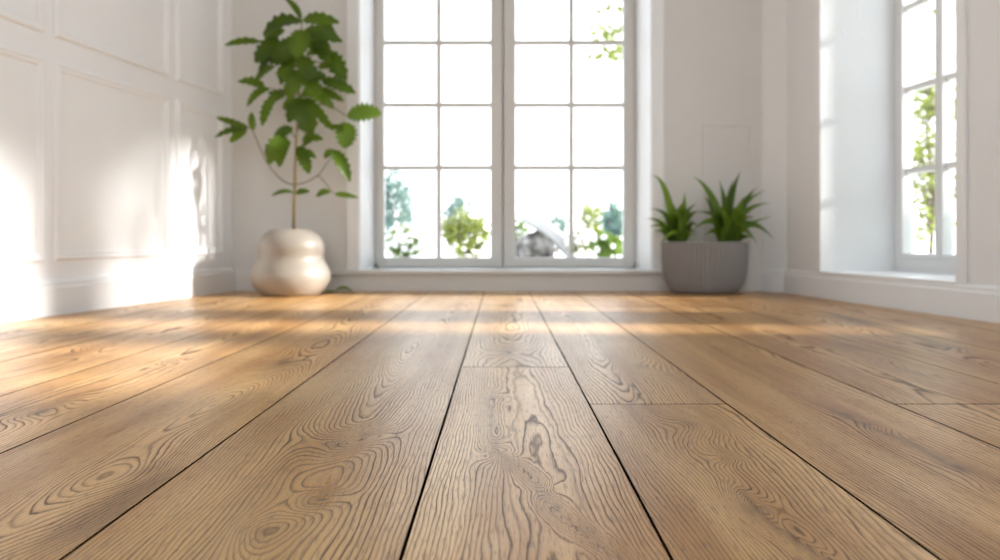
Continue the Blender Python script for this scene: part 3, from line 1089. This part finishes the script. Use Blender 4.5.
hr = random.Random(61)
unseen_hedge = empty('unseen_hedge', (3.05, 2.7, GZ))  # unseen row of greenery, added to trim the low sun on the floor
tag(unseen_hedge, 'low clipped green hedge added out of frame to cut low sun off the floor', 'unseen_hedge')
mb = MB()
HH = 0.86
for _ in range(5200):
    q = Vector((hr.uniform(2.82, 3.26), hr.uniform(0.6, 4.5), hr.uniform(GZ + 0.02, HH)))
    q.z = min(q.z, HH - 0.06 * (0.5 + 0.5 * math.sin(q.y * 5.3)) * hr.random())
    t = Vector((hr.uniform(-1, 1), hr.uniform(-1, 1), hr.uniform(-.6, 1))).normalized()
    l = 0.075 * hr.uniform(.6, 1.3)
    n_ = t.orthogonal().normalized(); sd_ = t.cross(n_) * l * .3
    mb.add([q - t * l / 2, q + sd_ + n_ * l * .05, q + t * l / 2, q - sd_ + n_ * l * .05], [(0, 1, 2), (0, 2, 3)])
mb.build('foliage', M_DG, unseen_hedge, fix=False)
for k in range(7):
    mb = MB()
    y = 0.8 + k * 0.58
    mb.tube([(3.04, y, GZ - 0.01), (3.06, y + .03, GZ + 0.3), (3.03, y - .02, HH - 0.1)], [0.018, 0.013, 0.006], 6)
    mb.build('stem', M_BARK, unseen_hedge, smooth=True)


# trees in the side garden, loose airy crowns
def airy_tree(c, h, crown, nl, ls, seed, label, gaps=None):
    r = random.Random(seed)
    root = empty('garden_tree', (c[0], c[1], GZ))
    tag(root, label, 'tree')
    br = MB(); fo = MB()
    br.tube([(c[0], c[1], GZ - .02), (c[0] + .03, c[1], GZ + h * .35), (c[0] - .02, c[1] + .03, GZ + h * .7), (c[0], c[1], GZ + h)], [0.02, 0.016, 0.011, 0.005], 8)
    twigs = br
    for k in range(crown[3]):
        a = r.uniform(0, 6.283)
        z = GZ + r.uniform(crown[1], crown[2])
        L = crown[0] * r.uniform(.5, 1)
        s = Vector((c[0], c[1], z))
        e = s + Vector((math.cos(a) * L, math.sin(a) * L, r.uniform(-.15, .25)))
        m = (s + e) / 2 + Vector((0, 0, 0.08))
        tw = curve([s, m, e], 5)
        twigs.tube(tw, [0.010 - 0.008 * i / len(tw) for i in range(len(tw))], 5)
        for _ in range(nl):
            q = tw[r.randrange(3, len(tw))] + Vector((r.gauss(0, .07), r.gauss(0, .07), r.gauss(0, .05)))
            t = Vector((r.uniform(-1, 1), r.uniform(-1, 1), r.uniform(-1, .3))).normalized()
            l = ls * r.uniform(.6, 1.3)
            n_ = t.orthogonal().normalized(); sd_ = t.cross(n_) * l * .28
            fo.add([q - t * l / 2, q + sd_ + n_ * l * .05, q + t * l / 2, q - sd_ + n_ * l * .05], [(0, 1, 2), (0, 2, 3)])
    twigs.build('trunk', M_BARK, root, smooth=True)
    fo.build('foliage', M_YG, root, fix=False)
    return root


airy_tree((3.95, 6.9), 1.75, (0.34, 0.25, 1.6, 40), 34, 0.06, 41, 'airy light green tree seen low through the side window')
airy_tree((6.6, 9.6), 4.4, (1.1, 2.4, 4.2, 30), 18, 0.10, 42, 'tall thin tree whose leaves show at the top of the side window')
airy_tree((1.72, 8.8), 4.0, (0.8, 2.3, 3.7, 26), 22, 0.10, 43, 'tall thin tree whose sprigs show in the top right pane of the back window')

airy_tree((5.0, 2.95), 4.0, (0.85, 2.75, 3.8, 34), 42, 0.12, 44, 'slim unseen tree added outside the side window to dim the sun on the panelled wall')  # out-of-view crown put in to soften the sun on the left wall

# ------------------------------------------------------------------ light
w = bpy.data.worlds.new('World')
scene.world = w
w.use_nodes = True
nt = w.node_tree
bg = nt.nodes['Background']
tc = nt.nodes.new('ShaderNodeTexCoord')
sx = nt.nodes.new('ShaderNodeSeparateXYZ')
rp = nt.nodes.new('ShaderNodeValToRGB')
nt.links.new(tc.outputs['Generated'], sx.inputs[0])
nt.links.new(sx.outputs['Z'], rp.inputs[0])
rp.color_ramp.elements[0].position = 0.0
rp.color_ramp.elements[0].color = (0.97, 0.985, 1.0, 1)
rp.color_ramp.elements[1].position = 0.6
rp.color_ramp.elements[1].color = (0.76, 0.88, 1.0, 1)
nt.links.new(rp.outputs[0], bg.inputs['Color'])
bg.inputs['Strength'].default_value = 1.35

sun = bpy.data.lights.new('sun', 'SUN')
sun.energy = 7.0
sun.angle = math.radians(5.0)
sun.color = (1.0, 0.965, 0.91)
so = bpy.data.objects.new('sun', sun)
COL.objects.link(so)
TAN = 0.41
dvec = Vector((-1, 0.06, -TAN)).normalized()
so.rotation_euler = dvec.to_track_quat('-Z', 'Y').to_euler()
so.location = (8, 3, 3)

# ------------------------------------------------------------------ camera
cam = bpy.data.cameras.new('camera')
cam.sensor_width = 36.0
cam.lens = 36.0 * F / 1000.0
cam.shift_x = (500 - CX) / 1000.0
cam.shift_y = -(280 - HY) / 1000.0
cam.clip_start = 0.05
cam.dof.use_dof = True
cam.dof.focus_distance = 1.0
cam.dof.aperture_fstop = 4.0
co = bpy.data.objects.new('camera', cam)
COL.objects.link(co)
co.location = (0, 0, CAMH)
co.rotation_euler = (math.radians(90), 0, 0)
scene.camera = co

vs = scene.view_settings
vs.view_transform = 'Standard'
vs.look = 'None'
vs.gamma = 1.0
vs.use_curve_mapping = False
vs.exposure = 1.2
scene.cycles.max_bounces = 12
scene.cycles.diffuse_bounces = 8
scene.cycles.transparent_max_bounces = 16
scene.cycles.use_denoising = True
scene.cycles.use_adaptive_sampling = False
scene.cycles.sample_clamp_indirect = 8.0
